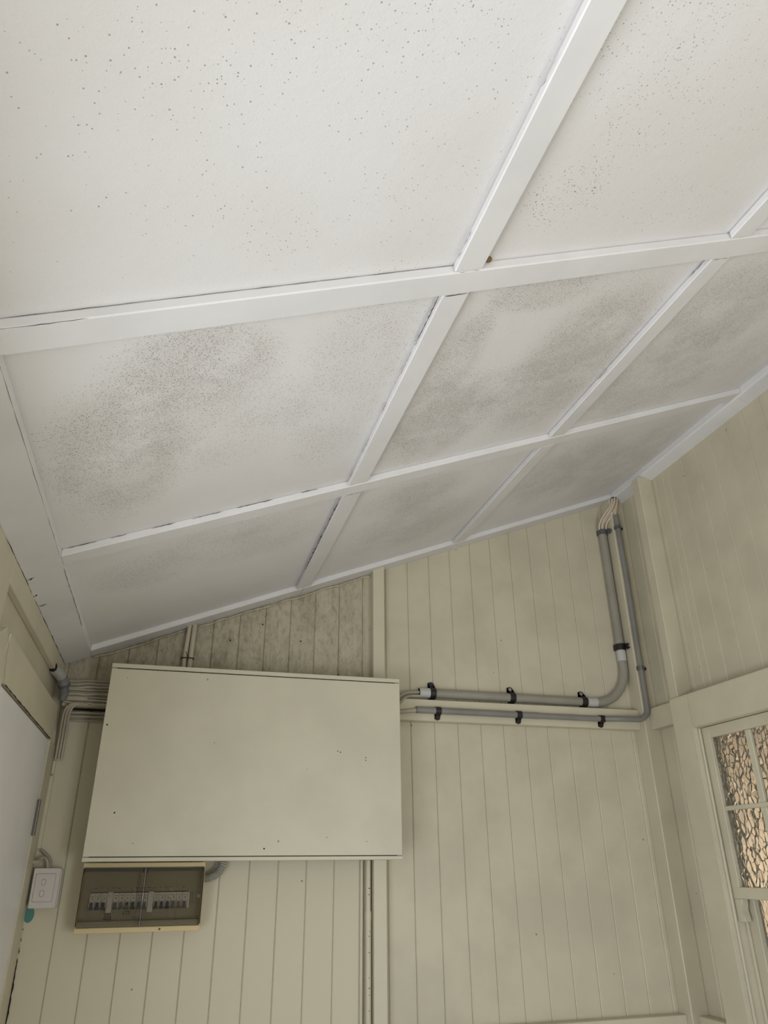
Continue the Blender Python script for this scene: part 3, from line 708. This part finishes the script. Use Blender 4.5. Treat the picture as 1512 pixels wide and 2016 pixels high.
saddle(XV, 1.478, YB, RB, YW, False, 1, 0.026, M['cgrey'], M['cgrey'], 'dark grey pipe saddle at the top of the upright thick conduit under the cables', None, tab=0.002, ybase=2.880)
saddle(1.024, ZS+0.002, YS1, RS+0.0013, 2.853, True, -1, 0.022, M['black'], M['black'], 'black pipe saddle on the thin conduit nearest the cabinet', G2, tab=0.016)
saddle(1.382, ZS+0.001, YS1, RS+0.0013, 2.853, True, -1, 0.022, M['black'], M['black'], 'middle of the three black saddles on the thin conduit along the rail', G2, tab=0.016)
saddle(1.770, ZS-0.001, YS1-0.006, RS, 2.853, True, -1, 0.022, M['black'], M['black'], 'black pipe saddle on the thin conduit nearest the corner stud', G2, tab=0.016)
saddle(1.986, 0.786, YS2, RS, 2.820, False, 1, 0.018, M['metal'], M['dark'], 'steel pipe saddle on the upright thin conduit above its bend', None, tab=0.014)
saddle(1.987, 1.480, YS2, RS, 2.820, False, 1, 0.016, M['cgrey'], M['dark'], 'dark pipe saddle near the top of the upright thin conduit', None, tab=0.014)

# cables entering at the top corner
ORD = ('leftmost', 'second from the left', 'third from the left', 'rightmost')
for i in range(4):
    x = XV-0.0135+0.0088*i
    q = -0.010*(i % 2)
    cable('cable', [(x, YB+0.004+q, 1.470), (x-0.004+0.002*i, 2.866+q, 1.520), (1.950+0.0088*i, 2.834+q, 1.570-0.004*i), (1.974+0.0075*i, 2.812+q, 1.606), (1.982+0.0070*i, 2.808+q, 1.640)], 0.0056, M['beige'],
          'beige cable, '+ORD[i]+' of four curving from the corner into the thick conduit', 'cable', 'beige cables in the top corner')
cable('cable', [(1.984, YS2, 1.540), (1.986, YS2, 1.565), (1.998, YS2-0.002, 1.600), (2.006, YS2, 1.642)], 0.0070, M['beige'],
      'beige cable dropping from the corner hole into the thin conduit')
bm = bmesh.new(); bmesh.ops.create_icosphere(bm, subdivisions=2, radius=0.0145)
for v in bm.verts: v.co = Vector((v.co.x*1.5, v.co.y*0.8, v.co.z*0.30))*(1+random.uniform(-.25, .25))+Vector((1.994, 2.806, 1.640+EYE))
obj('ceiling_hole', bm, M['dark'], ceiling)
# cables between cabinet and conduit ends
ORD = ('topmost', 'second from the top', 'third from the top', 'lowest')
for i, (z0, z1) in enumerate(((.606, .650), (.590, .643), (.572, .635), (.554, .627))):
    q = 0.006-0.012*(i % 2)
    cable('cable', [(0.78, 2.830+q, z0-0.010), (0.835, 2.830+q, z0+0.006), (0.895, YB-0.012+q, z1-0.011), (0.966, YB+q, z1)], 0.0050+0.0003*i, M['cable'],
          'painted cable, '+ORD[i]+' of four from the cabinet into the thick conduit', 'cable', 'cables between cabinet and thick conduit')
cable('cable', [(0.78, YS1-0.006, 0.545), (0.86, YS1-0.003, 0.552), (0.934, YS1, 0.562)], 0.0085, M['cable'],
      'single painted cable running from the cabinet into the thin conduit')

# ------------------------------------------------------------------ two painted pipes above the cabinet
pr = thing('painted_pipe_pair', (0.02, 2.87, EYE+0.64), 'pair of thin cream pipes rising from the cabinet top to the ceiling', 'pipes')
obj('pipe', tube([(0.0065, 2.878, 0.60), (0.0065, 2.878, 0.72), (0.013, 2.876, 0.862)], 0.0088, 12), M['cable'], pr, smooth=True)
obj('pipe', tube([(0.0290, 2.878, 0.60), (0.0290, 2.878, 0.72), (0.0325, 2.876, 0.862)], 0.0098, 12), M['cable'], pr, smooth=True)
zt = thing('cable_tie', (0.018, 2.868, EYE+0.726), 'black cable tie strapped around the two thin pipes above the cabinet', 'cable tie')
lp = [(-.006, 2.880), (-.005, 2.870), (.004, 2.8655), (.03, 2.8650), (.041, 2.869), (.042, 2.880), (.03, 2.891), (.006, 2.890)]
bm = bmesh.new(); lo = [bm.verts.new((x, y, EYE+0.7235)) for x, y in lp]; hi = [bm.verts.new((x, y, EYE+0.7275)) for x, y in lp]
for i in range(len(lp)): bm.faces.new((lo[i], lo[(i+1) % len(lp)], hi[(i+1) % len(lp)], hi[i]))
st_ = obj('strap', bm, M['ink'], zt); md = st_.modifiers.new('s', 'SOLIDIFY'); md.thickness = 0.0016; md.offset = 1
obj('tie_head', box(0.0155, 0.0215, 2.858, 2.8650, 0.722, 0.730, 0.0008), M['ink'], zt)
obj('tie_tail', tube(smooth_path([(0.0185, 2.862, 0.729), (0.014, 2.858, 0.737), (0.009, 2.857, 0.748)], 4), 0.0012, 6), M['ink'], zt)

# ------------------------------------------------------------------ cable bundle left of the cabinet
BUN = 'painted cables bunched left of the cabinet'
rows_ = [(.610, .614, .0042, 0), (.602, .603, .0045, .004), (.590, .594, .0062, 0), (.583, .582, .0040, .006), (.571, .574, .0044, 0), (.560, .565, .0046, .010), (.555, .553, .0050, 0), (.541, .543, .0040, .007), (.533, .532, .0050, 0)]
ORD = ('topmost', 'second from the top', 'third from the top', 'fourth from the top', 'middle one', 'fourth from the bottom', 'third from the bottom', 'second from the bottom', 'lowest')
for i, (za, zb, r, dy) in enumerate(rows_):
    y = 2.8545-r-0.0005-dy
    cable('cable', [(-0.392, y-0.004, za-0.004*math.sin(i*0.6)), (-0.36, y-0.006, za-0.005*math.sin(i*0.8)), (-0.32, y-0.003, (za+zb)/2+0.003*math.cos(i*0.9)), (-0.28, y-0.001, zb-0.002*math.sin(i*0.8)), (-0.18, y, zb)], r, M['cable'],
          'painted cable, '+ORD[i]+' in the bunch of nine left of the cabinet', 'cable', BUN)
ORD = ('upper', 'middle', 'lowest')
for i, z in enumerate((.507, .494, .480)):
    cable('cable', [(-0.385, YW-0.008, z), (-0.31, YW-0.008, z+0.001), (-0.18, YW-0.008, z)], 0.0055 if i < 2 else 0.004, M['cable'],
          'painted cable, '+ORD[i]+' of three clipped under the rail left of the cabinet', 'cable', 'cables under the rail left of the cabinet')
sp_ = obj('painted_pipe', tube([(-0.40, 2.838, 0.548), (-0.315, 2.838, 0.548), (-0.313, 2.838, 0.548)], 0.0095, 12), M['cable'], smooth=True, center=True)
tag(sp_, 'short thick painted pipe stub lying over the cable bunch in the corner', 'pipe')
for i in range(3):
    o_ = 0.0097*i
    cable('cable', [(-0.330+o_, 2.842-0.003*i, 0.535-0.004*i), (-0.365+o_, 2.836, 0.527), (-0.384+o_, 2.838, 0.505), (-0.389+o_, 2.856, 0.46), (-0.3915+o_, 2.880, 0.42), (-0.3925+o_, 2.890, 0.345)], 0.0046, M['cable'],
          'painted cable, '+('outermost', 'middle one', 'innermost')[i]+' of three turning down behind the door architrave', 'cable', 'cables turning down in the left corner')
tp = thing('corner_cable_duct', (-0.393, 2.893, EYE+0.2), 'thin painted cable duct running down the corner beside the door jamb', 'duct')
obj('duct', box(-0.399, -0.389, 2.889, YW, 0.295, 0.340, 0.001), M['cream'], tp)
obj('duct', box(-0.400, -0.388, 2.887, YW, 0.06, 0.290, 0.001), M['cream'], tp)
# corrugated hose from the wall, left corner
fx = thing('corrugated_hose', (-0.42, 2.80, EYE+0.60), 'short dark grey corrugated hose elbow coming out of the left wall in the corner', 'hose')
hp = smooth_path([(-0.434, 2.715, 0.627), (-0.419, 2.745, 0.620), (-0.403, 2.780, 0.606), (-0.394, 2.800, 0.580)], 8)
obj('hose', corrugated(hp[:17], 0.0185, 0.0085, 0.0050), M['corr'], fx, smooth=True)
obj('cuff', tube(hp[15:], 0.0188, 18), plain('grey_cuff', (0.19, 0.195, 0.20, 1), 0.4), fx, smooth=True)
obj('cuff_ring', tube(hp[-3:], 0.0205, 18), M['cgrey'], fx, smooth=True)
obj('spigot', tube(smooth_path([(-0.394, 2.802, 0.580), (-0.393, 2.815, 0.562), (-0.397, 2.826, 0.540)], 5), 0.015, 14), plain('grey_spigot', (0.17, 0.175, 0.175, 1), 0.4), fx, smooth=True)
bm = bmesh.new(); bmesh.ops.create_icosphere(bm, subdivisions=2, radius=0.026)
for v in bm.verts: v.co = Vector((v.co.x*0.5, v.co.y*0.8, v.co.z*0.7))*(1+random.uniform(-.2, .2))+Vector((-0.428, 2.712, 0.628+EYE))
obj('wall_hole', bm, M['dark'], wall_left)
# corrugated conduit beside the switchboard
fx2 = thing('flexible_conduit', (0.19, 2.865, EYE-0.02), 'grey corrugated flexible conduit curving from the switchboard side up behind the cabinet', 'conduit')
hp = smooth_path([(0.151, 2.865, -0.034), (0.172, 2.865, -0.033), (0.196, 2.865, -0.022), (0.211, 2.865, -0.001), (0.214, 2.870, 0.016)], 8)
obj('hose', corrugated(hp, 0.0158, 0.0060, 0.0042, 20), M['corr'], fx2, smooth=True)

# painted pipes beside the middle stud, below the cabinet
lp_ = thing('painted_downpipe', (0.742, 2.875, EYE-0.3), 'cream painted pipe with a sleeve joint running down beside the middle stud', 'pipe')
obj('pipe', tube([(0.7415, 2.877, 0.0165), (0.7415, 2.877, -0.15)], 0.0095, 14), M['cream'], lp_, smooth=True)
obj('sleeve', tube([(0.742, 2.877, -0.148), (0.742, 2.877, -0.175)], 0.0118, 14), M['cream'], lp_, smooth=True)
obj('pipe', tube([(0.742, 2.877, -0.175), (0.742, 2.877, -0.514)], 0.0106, 14), M['cream'], lp_, smooth=True)
bm = bmesh.new()
for z in (-.075, -.095, -.21, -.225, -.275, -.35, -.38, -.40, -.445):
    add_tube(bm, [(0.742+random.uniform(-.003, .004), 2.8672, z), (0.742+random.uniform(-.003, .004), 2.8655, z-0.001)], 0.0012, 6)
obj('paint_chip', bm, M['dark'], lp_, stuff=True)
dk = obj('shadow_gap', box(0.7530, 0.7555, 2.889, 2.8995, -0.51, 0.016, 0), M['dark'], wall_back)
cc = obj('cable_cover', tube([(0.7205, 2.893, 0.0165), (0.7205, 2.893, -0.514)], 0.0062, 10), M['cream'], smooth=True, center=True)
tag(cc, 'slim painted cable running down the boards left of the painted downpipe', 'cable')
